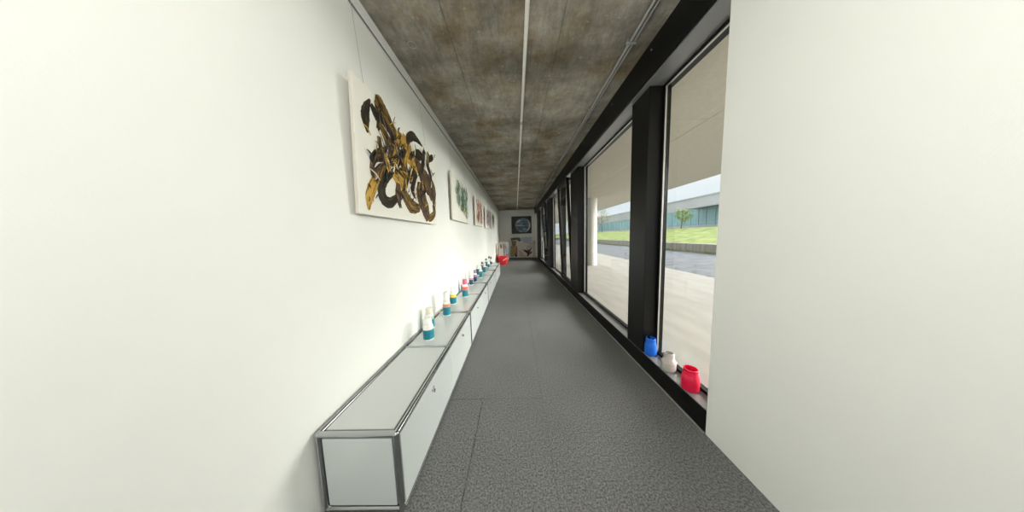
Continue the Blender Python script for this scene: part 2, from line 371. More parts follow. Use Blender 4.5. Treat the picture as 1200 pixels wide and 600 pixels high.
for i in range(nx):
    x = 11.62 + (23.8 - 11.62) * i / (nx - 1)
    row = []
    for j in range(ny):
        y = -8 + 148 * j / (ny - 1)
        z = .36 + 1.2 * min(1, max(0, (x - 11.5) / 8.5)) ** .8 + random.uniform(-.05, .06)
        row.append(bm.verts.new((x, y, z)))
    grid.append(row)
for i in range(nx - 1):
    for j in range(ny - 1): bm.faces.new((grid[i][j], grid[i+1][j], grid[i+1][j+1], grid[i][j+1]))
struct(box('plateau', (23.8, 60, -10, 140, .9, 1.4), M_ASPH), 'paved ground in front of the building', 'ground')
o = obj('grass_bank', bm, M_GRASS, None, True); o['kind'] = 'stuff'; o['label'] = 'green grass bank rising behind the low wall'; o['category'] = 'grass'
bm = bmesh.new()
for k in range(1400):
    y = random.uniform(8, 60); x = 11.2 - abs(random.gauss(0, .12)); h = random.uniform(.03, .12); a = random.uniform(0, PI); s = .07
    dx, dy = math.cos(a) * s, math.sin(a) * s
    vs = [bm.verts.new((x - dx, y - dy, -.1)), bm.verts.new((x + dx, y + dy, -.1)), bm.verts.new((x + random.uniform(-.04, .04), y, -.1 + h))]; bm.faces.new(vs)
o = obj('verge_weeds', bm, M_GRASS); o['kind'] = 'stuff'; o['label'] = 'weeds growing along the foot of the retaining wall'; o['category'] = 'grass'

bld = thing('office_building', 'long low pale building with a teal glass band beyond the grass', 'building', (30, 45, 1.4))
bm = bmesh.new(); bx(bm, .25, 14, -27, 33, 0, 5.2); bx(bm, 0, 14, -27, 33, 3.35, 5.25); bx(bm, 0, 1, -27, 33, 0, .62); obj('wall', bm, M_FACADE, bld)
bm = bmesh.new(); bx(bm, -.12, 14, -27.1, 33.1, 5.25, 5.40); obj('roof_edge', bm, M_FACADE, bld)
bm = bmesh.new(); bx(bm, -2.2, 0, -15.5, -9, 3.3, 3.55, bev=.03); obj('canopy', bm, M_FACADE, bld)
wproto = None
for k in range(20):
    y = -27 + 3 * k
    if wproto is None:
        bm = bmesh.new()
        for s in ((0, .09, .62, 3.35), (2.91, 3.0, .62, 3.35), (1.46, 1.54, .62, 3.35), (0, 3, .62, .72), (0, 3, 3.27, 3.35), (0, 3, 1.05, 1.11)): bx(bm, .02, .16, *s)
        wf = obj('window', bm, M_MULL, bld); wf.location = (0, y, 0)
        bm = bmesh.new(); bx(bm, .10, .14, .04, 2.96, .66, 3.31); gp = obj('pane', bm, M_TEAL, wf); wproto = (wf, gp)
    else:
        a = wproto[0].copy(); C.objects.link(a); a.parent = bld; a.location = (0, y, 0)
        b = wproto[1].copy(); C.objects.link(b); b.parent = a
hb = thing('reddish_building', 'low reddish building seen past the column behind the trees', 'building', (24, 79, 1.4))
box('wall', (0, 8, 0, 14, 0, 4.8), M_FACADE, hb); box('roof', (-.3, 8.3, -.3, 14.3, 4.8, 6.0), M_BRICK, hb, bev=.1)

def tree(x, y, z, h, crown, label, lean=0, seed=1):
    rnd = random.Random(seed)
    r = thing('young_tree', label, 'tree', (x, y, z), group='young trees on the grass bank')
    bm = bmesh.new(); tube(bm, (0, 0, 0), (lean * .5, 0, h * .55), .07, 10, .05); tube(bm, (lean * .5, 0, h * .55), (lean, 0, h * .93), .05, 8, .015)
    tips = []
    for k in range(16):
        zz = h * rnd.uniform(.32, .9); a = rnd.uniform(0, 2 * PI); L = crown * (1.05 - .75 * abs(zz / h - .5) * 1.6) * rnd.uniform(.6, 1)
        e = (lean * zz / h + math.cos(a) * L, math.sin(a) * L, zz + L * .5); tube(bm, (lean * zz / h, 0, zz), e, .022, 6, .008); tips.append((lean * zz / h, zz, e))
    obj('trunk', bm, M_BARK, r)
    bm = bmesh.new()
    for x0, z0, e in tips:
        for q in range(36):
            f = rnd.uniform(.35, 1.1); c = Vector((x0 + (e[0] - x0) * f, e[1] * f, z0 + (e[2] - z0) * f)) + Vector([rnd.gauss(0, crown * .14) for _ in range(3)])
            s = rnd.uniform(.05, .11); n = Vector([rnd.uniform(-1, 1) for _ in range(3)]).normalized(); u = n.orthogonal().normalized(); v = n.cross(u)
            bm.faces.new([bm.verts.new(c + u * s), bm.verts.new(c + v * s * .6), bm.verts.new(c - u * s), bm.verts.new(c - v * s * .6)])
    obj('foliage', bm, M_LEAF, r, recalc=False)
tree(20, 26.3, 1.45, 2.45, 1.0, 'young tree in front of the building, seen through the near window', .2, 3)
tree(20, 50, 1.45, 5.1, 2.3, 'young tree right of the round column, seen through the wide window', -.2, 5)
tree(19, 60.5, 1.45, 5.6, 2.8, 'bushy young tree left of the round column', .1, 8)
tree(19, 78, 1.45, 6.0, 3.0, 'young tree far left in the distant window gap', 0, 11)

# ------------------------------------------------------------------ sideboards: four two-bay steel tube units in a row
XF, XBK, ZT0, ZT1, TR = -.548, -.895, .03, .394, .0125
def sideboard(y0, label):
    r = thing('sideboard', label, 'sideboard', (0, y0, 0), group='row of low steel sideboards')
    a, m_, b = TR * 1.12 + .001, .75, 1.5 - TR * 1.12 - .001
    bm = bmesh.new()
    for x in (XF, XBK):
        for z in (ZT0, ZT1): tube(bm, (x, a, z), (x, b, z), TR)
        for y in (a, b): tube(bm, (x, y, ZT0), (x, y, ZT1), TR)
        for y in (a, m_, b):
            for z in (ZT0, ZT1): ball(bm, (x, y, z), TR * 1.12)
    tube(bm, (XBK, m_, ZT0), (XBK, m_, ZT1), TR)
    for z in (ZT0, ZT1):
        for y in (a, b): tube(bm, (XBK, y, z), (XF, y, z), TR)
        tube(bm, (XBK, m_, z), (XF, m_, z), TR * .8 if z > .2 else TR)
    obj('tube_frame', bm, M_CHROME, r, True)
    e = .0055
    for y_a, y_b in ((a + TR + e, m_ - TR * .8 - e), (m_ + TR * .8 + e, b - TR - e)):
        bm = bmesh.new(); bx(bm, XBK + TR + e, XF - TR - e, y_a, y_b, ZT1 - .001, ZT1 + .006, bev=.003)
        obj('top_panel', bm, M_CAB, r)
        bm = bmesh.new(); bx(bm, XBK + TR, XF - TR, y_a, y_b, ZT0 - .005, ZT0 + .008); obj('bottom_panel', bm, M_CAB, r)
    bm = bmesh.new(); bx(bm, XBK + .003, XF - .003, a, b, ZT1 - .007, ZT1 - .0015); obj('gap_sheet', bm, M_GAP, r)  # dark sheet under the panels, put in so the gaps read dark
    for y in (a, b):
        bm = bmesh.new(); bx(bm, XBK + TR + e, XF - TR - e, y - .006, y + .006, ZT0 + TR + e, ZT1 - TR - e, bev=.003); obj('end_panel', bm, M_CAB, r)
    bm = bmesh.new(); bx(bm, XBK - .004, XBK + .004, a + TR, b - TR, ZT0 + TR, ZT1 - TR); obj('back_panel', bm, M_CAB, r)
    for y_a, y_b in ((a + TR + .002, m_ - .0015), (m_ + .0015, b - TR - .002)):
        bm = bmesh.new(); bx(bm, XF - .004, XF + .0115, y_a, y_b, ZT0 - .012, ZT1 - TR - .004, bev=.003)
        dd = obj('door', bm, M_CAB, r); c = (y_a + y_b) / 2
        bm = bmesh.new(); tube(bm, (XF + .011, c + .012, .318), (XF + .0155, c + .012, .318), .009, 18); bx(bm, XF + .0155, XF + .0165, c + .0105, c + .0135, .312, .324); obj('lock', bm, M_GALV, dd, True)
        bm = bmesh.new(); tube(bm, (XF + .011, c - .014, .318), (XF + .024, c - .014, .318), .006, 14); tube(bm, (XF + .024, c - .014, .318), (XF + .030, c - .014, .318), .010, 14); obj('knob', bm, M_CHROME, dd, True)
    for y in (a + .02, m_, b - .02):
        for x in (XF - .02, XBK + .01):
            bm = bmesh.new(); tube(bm, (x, y, 0), (x, y, .006), .016); tube(bm, (x, y, .006), (x, y, .024), .007); obj('foot', bm, M_GAP, r, True)
for k in range(4):
    sideboard(.83 + 1.5 * k, ['light grey steel sideboard nearest the camera, its top bare at the near end',
        'light grey steel sideboard, second from the camera, carrying the yellow and coral bottles',
        'light grey steel sideboard, third from the camera, carrying the lilac-capped and the first all-teal bottles',
        'light grey steel sideboard at the far end, beside the red tub'][k])
ZTOP = ZT1 + .006

# ------------------------------------------------------------------ paint bottles
M_PLASTIC = mat('white_bottle_plastic', (.82, .82, .78), .35)
M_CAPW = mat('white_cap_plastic', (.80, .80, .76), .35)
M_LABEL = mat('teal_label', (.005, .17, .24), .4, noise=(14, (.006, .22, .29), (1, 1, 1)))
M_LABEL_N = mat('navy_label', (.012, .05, .12), .4)
M_LABEL_D = mat('dark_teal_label', (.006, .09, .125), .4)
def bottle(x, y, h, R, lab, band, cap, label, cap_tall, neckless=False, capmat=None):
    r = thing('paint_bottle', label, 'bottle', (x, y, ZTOP), (0, 0, random.uniform(-.3, .3)), group='paint bottles along the sideboards')
    hb = h * (1 - cap_tall); lh = .086 if h > .22 else .078; zl = .010
    sh0 = min(hb * .80, zl + lh + .055); rn = R * .62
    bm = bmesh.new()
    lathe(bm, [(0, 0), (R * .92, 0), (R, .006), (R, sh0), (R * .97, sh0 + .012), (R * .82, sh0 + .026), (rn, hb - .004), (rn, hb + .004), (0, hb + .004)], 36)
    obj('body', bm, M_PLASTIC, r, True)
    bm = bmesh.new(); lathe(bm, [(R * 1.002, zl), (R * 1.012, zl + .001), (R * 1.012, zl + lh), (R * 1.002, zl + lh + .001)], 36); obj('label_sleeve', bm, lab, r, True)
    if band is not None:
        z0 = zl + lh + .002; z1 = min(z0 + .048, sh0 - .001)
        bm = bmesh.new(); lathe(bm, [(R * 1.001, z0), (R * 1.006, z0 + .001), (R * 1.006, z1), (R * 1.001, z1 + .001)], 36); obj('colour_band', bm, mat('band_%.2f_%.2f_%.2f' % band, band, .4), r, True)
    rc = R * .78; ch = h - hb
    bm = bmesh.new()
    prof = [(0, hb), (rc, hb), (rc * 1.02, hb + .003)] 
    nr = 3
    prof += [(rc * 1.02, hb + ch * .3), (rc * .99, hb + ch * .32), (rc * .95, h - .006), (rc * .88, h), (0, h)]
    lathe(bm, prof, 36); obj('cap', bm, capmat or M_CAPW, r, True)
    bm = bmesh.new(); lathe(bm, [(rc * 1.0, hb - .005), (rc * 1.03, hb - .004), (rc * 1.03, hb - .0005), (rc, hb)], 30); obj('cap_ring', bm, mat('grey_ring', (.5, .5, .5), .5), r, True)
M_PINKCAP = mat('pink_cap', (.62, .10, .22), .4); M_LILAC = mat('lilac_cap', (.35, .24, .40), .4); M_CREAM = mat('cream_cap', (.74, .72, .58), .4)
M_DARKCAP = mat('slate_cap', (.10, .16, .19), .4); M_BROWNCAP = mat('brown_cap', (.15, .09, .08), .4)
OR, YE, CO, PK = (.62, .26, .14), (.80, .62, .03), (.78, .14, .10), (.75, .28, .36)
W_ = (.70, .70, .66); GR = (.42, .50, .30)
#      x      y      h     R      label     band  cap  text                                                                tall
bottle(-.755, 1.707, .182, .042, M_LABEL, None, 0, 'white-topped bottle with teal label, nearest the camera', .30)
bottle(-.835, 1.93, .193, .042, M_LABEL, GR, 0, 'cream-capped bottle with a greenish band, behind the nearest bottle', .25, capmat=M_CREAM)
bottle(-.777, 2.25, .255, .0405, M_LABEL, OR, 0, 'tall white-capped bottle with an orange-brown band above its teal label', .36)
bottle(-.825, 2.65, .217, .042, M_LABEL, YE, 0, 'white-capped bottle with a bright yellow band above its teal label', .28)
bottle(-.743, 2.965, .25, .040, M_LABEL, CO, 0, 'bottle with a coral band and a pink cap', .26, capmat=M_PINKCAP)
bottle(-.845, 3.27, .215, .039, M_LABEL, PK, 0, 'pale pink-banded bottle by the wall, behind the coral one', .35)
bottle(-.81, 3.70, .245, .035, M_LABEL_N, PK, 0, 'bottle with a navy label and a pink band', .34)
bottle(-.785, 3.95, .226, .033, M_LABEL_N, (.30, .18, .36), 0, 'lilac-capped bottle with a navy label', .25, capmat=M_LILAC)
bottle(-.865, 4.66, .215, .035, M_LABEL_D, (.006, .10, .13), 0, 'dark teal bottle near the wall, first of the all-teal bottles there', .2)
bottle(-.75, 4.353, .235, .033, M_LABEL, (.01, .22, .28), 0, 'bright teal bottle with a white cap, nearest of the all-teal ones', .3)
bottle(-.865, 5.307, .217, .033, M_LABEL_D, (.05, .08, .10), 0, 'slate-capped dark bottle near the wall, middle of the far group', .25, capmat=M_DARKCAP)
bottle(-.76, 4.976, .234, .036, M_LABEL, (.008, .14, .19), 0, 'teal bottle at the front edge, second of the all-teal ones', .3)
bottle(-.86, 5.98, .225, .034, M_LABEL_D, (.03, .12, .14), 0, 'slate-capped dark teal bottle near the wall, second last pair', .22, capmat=M_DARKCAP)
bottle(-.763, 5.768, .232, .035, M_LABEL, None, 0, 'white-shouldered teal bottle of the second last pair', .3)
bottle(-.85, 6.573, .24, .033, M_LABEL_D, (.12, .08, .08), 0, 'brown-capped bottle near the wall, at the far end of the row', .3, capmat=M_BROWNCAP)
bottle(-.765, 6.378, .24, .033, M_LABEL_D, None, 0, 'dark bottle with a brown cap at the front of the last pair', .28, capmat=M_BROWNCAP)

# ------------------------------------------------------------------ three open containers on the sill
def container(name, prof_out, thick, m, loc, label, ribs=None):
    """open-topped thick walled plastic vessel from an outer profile (bottom to rim)"""
    bm = bmesh.new()
    inner = [(max(r - thick, .004), max(z, thick)) for r, z in prof_out if r > 0]
    lathe(bm, [(0, 0)] + prof_out + [(r, z) for r, z in reversed(inner)] + [(0, thick)], 48)
    o = obj('body', bm, m, None, True)
    t = thing(name, label, 'container', loc, group='plastic containers on the window sill'); o.parent = t
    return t
ZS = .149
M_BLUE = mat('blue_plastic', (.004, .13, .66), .38); M_RED = mat('pink_red_plastic', (.80, .008, .06), .38); M_CLR = mat('pale_plastic', (.52, .50, .46), .25)
t = container('blue_container', [(.044, 0), (.048, .005), (.049, .03), (.047, .085), (.040, .108), (.0375, .118), (.0385, .122), (.0375, .147), (.036, .150)], .004, M_BLUE, (1.180, 1.845, ZS), 'open blue plastic container on the sill against the window post')
bm = bmesh.new(); lathe(bm, [(.0375, .120), (.0405, .1215), (.0405, .125), (.0375, .1265)], 40); obj('neck_ring', bm, M_BLUE, t, True)
t = container('pale_container', [(.044, 0), (.049, .006), (.0495, .062), (.047, .075), (.036, .098), (.033, .104), (.033, .138), (.031, .140)], .004, M_CLR, (1.181, 1.619, ZS), 'pale translucent plastic container between the blue and the red one')
for z in (.068, .108, .118, .128):
    rr = .0475 if z < .1 else .033
    bm = bmesh.new(); lathe(bm, [(rr - .001, z - .003), (rr + .0035, z - .0015), (rr + .0035, z + .0015), (rr - .001, z + .003)], 40); obj('neck_ring', bm, M_CLR, t, True)
t = container('red_container', [(.046, 0), (.051, .006), (.0515, .075), (.050, .090), (.044, .108), (.0415, .116), (.0415, .143), (.043, .147), (.041, .150)], .0045, M_RED, (1.177, 1.406, ZS), 'open pinkish red plastic container nearest the camera on the sill')
bm = bmesh.new(); lathe(bm, [(.041, .118), (.0445, .120), (.0445, .123), (.041, .125)], 40); obj('neck_ring', bm, M_RED, t, True)

# ------------------------------------------------------------------ paintings
def catmull(ps, n=9):
    out = []
    P = [ps[0]] + list(ps) + [ps[-1]]
    for i in range(1, len(P) - 2):
        for k in range(n):
            t = k / n; r = []
            for c in range(3):
                p0, p1, p2, p3 = P[i-1][c], P[i][c], P[i+1][c], P[i+2][c]
                r.append(.5 * ((2*p1) + (-p0+p2)*t + (2*p0-5*p1+4*p2-p3)*t*t + (-p0+3*p1-3*p2+p3)*t*t*t))
            out.append(r)
    out.append(list(ps[-1])); return out
def stroke(bm, uvl, ps, z0, mi, rnd, rag=.12, th=.0025):
    """a brush stroke: raised ribbon on the canvas plane; local y = along, z = up, x = out"""
    c = catmull(ps); n = len(c); rows = []; L = 0; u0 = rnd.uniform(0, 20)
    for i in range(n):
        a = c[max(0, i-1)]; b = c[min(n-1, i+1)]; dx, dy = b[0]-a[0], b[1]-a[1]; l = math.hypot(dx, dy) or 1e-6; nx_, ny_ = -dy/l, dx/l
        if i: L += math.hypot(c[i][0]-c[i-1][0], c[i][1]-c[i-1][1])
        w = max(.002, c[i][2]) / 2
        row = []
        for q in range(6):
            f = (q / 5) * 2 - 1
            e = w * (1 + (rnd.uniform(-rag, rag) if q in (0, 5) else 0))
            hgt = z0 + (0 if q in (0, 5) else th)
            row.append((bm.verts.new((hgt, c[i][0] + nx_*f*e, c[i][1] + ny_*f*e)), (u0 + f * w * 60, L * 6)))
        rows.append(row)
    for r0, r1 in zip(rows, rows[1:]):
        for q in range(5):
            vs = (r0[q], r0[q+1], r1[q+1], r1[q])
            try: f = bm.faces.new([v[0] for v in vs])
            except ValueError: continue
            f.material_index = mi; f.smooth = True
            for lp, v in zip(f.loops, vs): lp[uvl].uv = v[1]
def painting(loc, W, H, rot, label, strokes, mats, thick=.02, seed=1, group=None, wires=None, base=None, rag=.14):
    r = thing('painting', label, 'painting', loc, rot, group)
    bm = bmesh.new(); bx(bm, -thick, 0, 0, W, 0, H, bev=.002)
    cv = obj('canvas', bm, [base or M_CANVAS, M_CANVAS_EDGE], r)
    for p in cv.data.polygons: p.material_index = 0 if p.normal.x > .8 else 1
    rnd = random.Random(seed); bm = bmesh.new(); uvl = bm.loops.layers.uv.new('UVMap')
    keys = list(mats)
    for k, (m, ps) in enumerate(strokes): stroke(bm, uvl, ps, .0003 + .00012 * k, keys.index(m), rnd, rag)
    obj('painted_strokes', bm, [mats[k] for k in keys], r, recalc=False)
    if wires:
        for y, top in wires:
            bm = bmesh.new(); tube(bm, (-thick - .002, y, H * .9), (top[0], y, top[1]), .0011, 6); obj('hanging_wire', bm, M_WIRE, r)
    return r
P1=[
('K',[(0.139, 0.678, 0.011), (0.104, 0.611, 0.042), (0.091, 0.55, 0.051), (0.105, 0.475, 0.011)]),
('O',[(0.182, 0.713, 0.04), (0.219, 0.701, 0.09), (0.275, 0.672, 0.085), (0.343, 0.626, 0.073), (0.419, 0.584, 0.059)]),
('K',[(0.143, 0.657, 0.024), (0.186, 0.624, 0.046), (0.218, 0.599, 0.042), (0.2, 0.539, 0.021)]),
('K',[(0.213, 0.627, 0.026), (0.278, 0.617, 0.045), (0.348, 0.582, 0.042), (0.378, 0.518, 0.031)]),
('O',[(0.217, 0.586, 0.026), (0.273, 0.543, 0.051), (0.31, 0.509, 0.059), (0.357, 0.461, 0.049)]),
('Y',[(0.442, 0.639, 0.053), (0.458, 0.586, 0.116), (0.548, 0.555, 0.135), (0.625, 0.506, 0.095), (0.751, 0.465, 0.07)]),
('K',[(0.558, 0.602, 0.022), (0.594, 0.661, 0.053), (0.689, 0.711, 0.052), (0.847, 0.699, 0.009)]),
('O',[(0.208, 0.501, 0.029), (0.221, 0.445, 0.034), (0.254, 0.396, 0.045), (0.274, 0.348, 0.029)]),
('D',[(0.152, 0.267, 0.035), (0.156, 0.31, 0.04), (0.195, 0.375, 0.058), (0.272, 0.425, 0.057), (0.376, 0.488, 0.05)]),
('D',[(0.196, 0.392, 0.026), (0.154, 0.335, 0.042), (0.14, 0.28, 0.048), (0.156, 0.225, 0.041)]),
('K',[(0.166, 0.398, 0.015), (0.132, 0.34, 0.034), (0.124, 0.316, 0.012)]),
('Y',[(0.208, 0.274, 0.048), (0.133, 0.185, 0.055), (0.089, 0.101, 0.048), (0.08, 0.029, 0.013)]),
('K',[(0.384, 0.349, 0.038), (0.269, 0.273, 0.057), (0.213, 0.195, 0.06), (0.226, 0.121, 0.061), (0.305, 0.105, 0.054), (0.419, 0.175, 0.033)]),
('Y',[(0.33, 0.337, 0.049), (0.4, 0.313, 0.085), (0.457, 0.292, 0.083), (0.516, 0.253, 0.051)]),
('O',[(0.462, 0.23, 0.056), (0.522, 0.177, 0.074), (0.611, 0.123, 0.088), (0.757, 0.124, 0.045)]),
('D',[(0.415, 0.261, 0.04), (0.409, 0.178, 0.06), (0.415, 0.127, 0.04), (0.426, 0.082, 0.008)]),
('O',[(0.489, 0.47, 0.049), (0.495, 0.398, 0.054), (0.522, 0.33, 0.051), (0.473, 0.243, 0.042)]),
('K',[(0.258, 0.233, 0.011), (0.329, 0.313, 0.036), (0.426, 0.417, 0.04), (0.502, 0.495, 0.042), (0.653, 0.55, 0.04)]),
('K',[(0.301, 0.385, 0.012), (0.367, 0.368, 0.028), (0.44, 0.34, 0.024), (0.5, 0.319, 0.014)]),
('D',[(0.69, 0.54, 0.05), (0.78, 0.473, 0.09), (0.896, 0.403, 0.139), (1.067, 0.331, 0.134), (1.097, 0.197, 0.032)]),
('K',[(0.695, 0.424, 0.067), (0.637, 0.326, 0.064), (0.632, 0.255, 0.048), (0.674, 0.198, 0.013)]),
('D',[(0.772, 0.359, 0.063), (0.794, 0.25, 0.13), (0.879, 0.133, 0.119), (0.939, 0.036, 0.072)]),
('O',[(1.078, 0.201, 0.045), (1.1, 0.115, 0.055), (0.975, 0.053, 0.053), (0.908, 0.081, 0.03)]),
('K',[(0.998, 0.676, 0.045), (0.956, 0.567, 0.048), (1.021, 0.49, 0.038), (1.059, 0.394, 0.011)]),
('K',[(0.941, 0.589, 0.02), (1.069, 0.674, 0.048), (1.079, 0.656, 0.017)]),
('K',[(1.039, 0.481, 0.017), (1.08, 0.542, 0.048), (1.15, 0.533, 0.011)]),
('K',[(0.653, 0.562, 0.019), (0.76, 0.589, 0.07), (0.879, 0.619, 0.023)]),
('K',[(0.882, 0.672, 0.034), (0.85, 0.558, 0.049), (0.822, 0.448, 0.037)]),
('K',[(0.408, 0.431, 0.019), (0.513, 0.51, 0.05), (0.626, 0.518, 0.031)]),
('D',[(0.397, 0.526, 0.038), (0.33, 0.442, 0.054), (0.333, 0.367, 0.036), (0.384, 0.344, 0.019)]),
('Y',[(0.416, 0.533, 0.065), (0.355, 0.432, 0.049), (0.269, 0.383, 0.04)]),
('K',[(0.235, 0.336, 0.011), (0.335, 0.406, 0.027), (0.431, 0.479, 0.02)]),
('O',[(0.267, 0.355, 0.028), (0.209, 0.283, 0.038), (0.168, 0.211, 0.026)]),
('D',[(0.272, 0.42, 0.028), (0.3, 0.375, 0.035), (0.279, 0.313, 0.011)]),
('Y',[(0.583, 0.569, 0.045), (0.53, 0.452, 0.036), (0.543, 0.325, 0.029)]),
('K',[(0.621, 0.448, 0.016), (0.544, 0.336, 0.029), (0.569, 0.376, 0.045), (0.492, 0.215, 0.021)]),
('D',[(0.796, 0.276, 0.046), (0.925, 0.343, 0.06), (1.043, 0.254, 0.054)]),
('K',[(0.89, 0.309, 0.029), (0.792, 0.225, 0.036), (0.834, 0.166, 0.019)]),
]
P1 = [(m, [(a, b, c * 1.38) for a, b, c in ps]) for m, ps in P1]
# dry little side splashes around the big gestures
rnd = random.Random(4)
base_strokes = list(P1)
for k in range(190):
    m, ps = rnd.choice(base_strokes); q = rnd.choice(ps); wd = max(q[2], .02)
    s, t0 = q[0] + rnd.gauss(0, wd * .5), q[1] + rnd.gauss(0, wd * .5)
    if not (.06 < s < 1.10 and .05 < t0 < .70): continue
    a = rnd.uniform(.4, 2.6); l = rnd.uniform(.03, .13); ww = rnd.uniform(.006, .016); cb = rnd.uniform(-.8, .8)
    c_ = rnd.choice('KKKKOYYDKW') if t0 < .56 else rnd.choice('KKOOYD')
    P1.append((c_, [(s, t0, .003), (s + math.cos(a) * l * .5, t0 + math.sin(a) * l * .5, ww), (s + math.cos(a) * l * .5 + math.cos(a + cb) * l * .5, t0 + math.sin(a) * l * .5 + math.sin(a + cb) * l * .5, .002)]))
P1 = [(m, ps) for m, ps in P1 if all(.02 < p[0] < 1.15 and .02 < p[1] < .72 for p in ps)]
GP = 'abstract paintings along the white wall'
th1 = math.asin(.03 / .7386)
def wire_top(loc, tilt, dz):   # rail position in the painting's own frame
    dx, dzz = (XL + .012) - loc[0], dz - loc[2]
    return (dx * math.cos(tilt) - dzz * math.sin(tilt), dx * math.sin(tilt) + dzz * math.cos(tilt))
l1 = (-.868, 1.187, 1.39)
PAINTS['W'] = paint('canvas_scratch', (.55, .50, .40), (.78, .76, .68))
painting(l1, 1.17, .7386, (0, th1, 0), 'large white canvas with sweeping black and ochre strokes, nearest the camera', P1, PAINTS, seed=2, group=GP, rag=.06,
         wires=[(.14, wire_top(l1, th1, 2.595)), (1.0, wire_top(l1, th1, 2.595))])
def scatter(rnd, cols, n, y0, y1, z0, z1, wmin, wmax, lmin, lmax, ang=(1.0, 2.1), shape=None):
    out = []
    while len(out) < n:
        y, z = rnd.uniform(y0, y1), rnd.uniform(z0, z1)
        if shape and not shape((y - y0) / (y1 - y0), (z - z0) / (z1 - z0)): continue
        a = rnd.uniform(*ang); l = rnd.uniform(lmin, lmax); w = rnd.uniform(wmin, wmax); b = a + rnd.uniform(-1.0, 1.0)
        p1 = (y + math.cos(a) * l * .5, z + math.sin(a) * l * .5); p2 = (p1[0] + math.cos(b) * l * .5, p1[1] + math.sin(b) * l * .5)
        if not (y0 - .03 < p2[0] < y1 + .03 and z0 - .03 < p2[1] < z1 + .03): continue
        out.append((rnd.choice(cols), [(y, z, w * .3), (p1[0], p1[1], w), (p2[0], p2[1], w * .3)]))
    return out
GREENS = {'a': paint('deep_green_oil', (.02, .07, .04), (.08, .20, .12)), 'b': paint('sage_oil', (.16, .28, .20), (.40, .50, .40)), 'c': paint('yellow_green_oil', (.35, .38, .08), (.62, .58, .22)), 'd': paint('pale_oil', (.55, .60, .55), (.76, .76, .70)), 'e': paint('umber_oil', (.10, .08, .05), (.25, .20, .12))}
REDS = {'a': paint('brick_red_oil', (.30, .05, .03), (.55, .14, .09)), 'b': paint('coral_oil', (.55, .20, .14), (.72, .40, .30)), 'c': paint('maroon_oil', (.10, .03, .03), (.28, .08, .06)), 'd': paint('blush_oil', (.66, .50, .42), (.78, .70, .62))}
PURP = {'a': paint('plum_oil', (.14, .06, .12), (.30, .14, .22)), 'b': paint('rose_oil', (.45, .20, .26), (.62, .38, .40)), 'c': paint('mauve_oil', (.45, .36, .46), (.66, .58, .64)), 'd': paint('ink_oil', (.03, .03, .05), (.12, .10, .14))}
MOSS = {'a': paint('moss_oil', (.06, .09, .05), (.18, .24, .14)), 'b': paint('grey_green_oil', (.22, .27, .22), (.40, .44, .38)), 'c': paint('dark_moss_oil', (.02, .03, .02), (.10, .12, .08))}
diag = lambda a, b: abs(b - (.78 - .42 * a)) < .42
specs = [((-.868, 2.985, 1.495), .985, .65, GREENS, 'aaabbbcdde', 150, diag, 'white canvas with tangled green, sage and yellow strokes, second from the camera'),
         ((-.868, 4.665, 1.503), 1.04, .63, REDS, 'aaabbcd', 130, None, 'white canvas densely covered in coral and brick red strokes'),
         ((-.868, 6.24, 1.5), 1.03, .63, PURP, 'aabbccd', 110, None, 'white canvas covered in plum, rose and mauve strokes'),
         ((-.868, 7.72, 1.52), 1.10, .61, MOSS, 'aabbc', 120, None, 'canvas covered in moss green strokes, farthest along the left wall')]
for k, (loc, W, H, pal, cols, n, shp, lab) in enumerate(specs):
    tl = .014
    rnd = random.Random(20 + k)
    st_ = scatter(rnd, list(cols), n, W * .17, W * .93, H * .08, H * .9, .012, .045, .05, .22, (.8, 2.4), shp)
    painting(loc, W, H, (0, tl, 0), lab, st_, pal, seed=30 + k, group=GP, wires=[(.12, wire_top(loc, tl, 2.595)), (W - .12, wire_top(loc, tl, 2.595))])

# planet painting on the end wall (its plane faces the camera: local y -> world x)
def face_cam(x, z, y): return (x, y, z)
pl = thing('painting', 'dark square painting of a blue planet with a bright crescent, on the end wall', 'painting', (-.215, YB - .03, 1.36), (0, 0, -PI / 2))
W, H = 1.115, .965
bm = bmesh.new(); bx(bm, -.028, 0, 0, W, 0, H, bev=.002)
obj('canvas', bm, mat('space_black', (.018, .020, .020), .5, noise=(4, (.035, .035, .033), (1, 1, 1))), pl)
bm = bmesh.new(); n = 64; cen = (.60, .47); R = .40
ring = [bm.verts.new((.0015, cen[0] + R * math.cos(2*PI*k/n), cen[1] + R * math.sin(2*PI*k/n))) for k in range(n)]; bm.faces.new(ring)
obj('planet_disc', bm, mat('planet_paint', (.045, .085, .12), .5, noise=(3.2, (.30, .38, .46), (1, 1, 2.2))), pl)
bm = bmesh.new(); uvl = bm.loops.layers.uv.new('UVMap'); rnd = random.Random(3)
white = paint('white_oil', (.62, .64, .66), (.85, .85, .84)); blue = paint('blue_oil', (.05, .12, .30), (.16, .26, .44)); slate = paint('slate_oil', (.03, .06, .08), (.10, .16, .18))
pts = [(cen[0] + (R + .01) * math.cos(a), cen[1] + (R + .01) * math.sin(a), w_) for a, w_ in ((.95, .01), (.6, .03), (.2, .05), (-.3, .06), (-.7, .05), (-1.05, .03), (-1.3, .008))]
stroke(bm, uvl, pts, .003, 0, rnd, .05)
stroke(bm, uvl, [(.22, .45, .01), (.45, .46, .022), (.7, .455, .018), (.96, .46, .006)], .003, 0, rnd, .3)
for k in range(8):
    y = cen[0] + rnd.uniform(-.12, .26); z = cen[1] + rnd.uniform(.10, .27); stroke(bm, uvl, [(y - .06, z, .01), (y, z + .02, .06), (y + .07, z - .01, .012)], .002 + k * .0002, 1, rnd, .3)
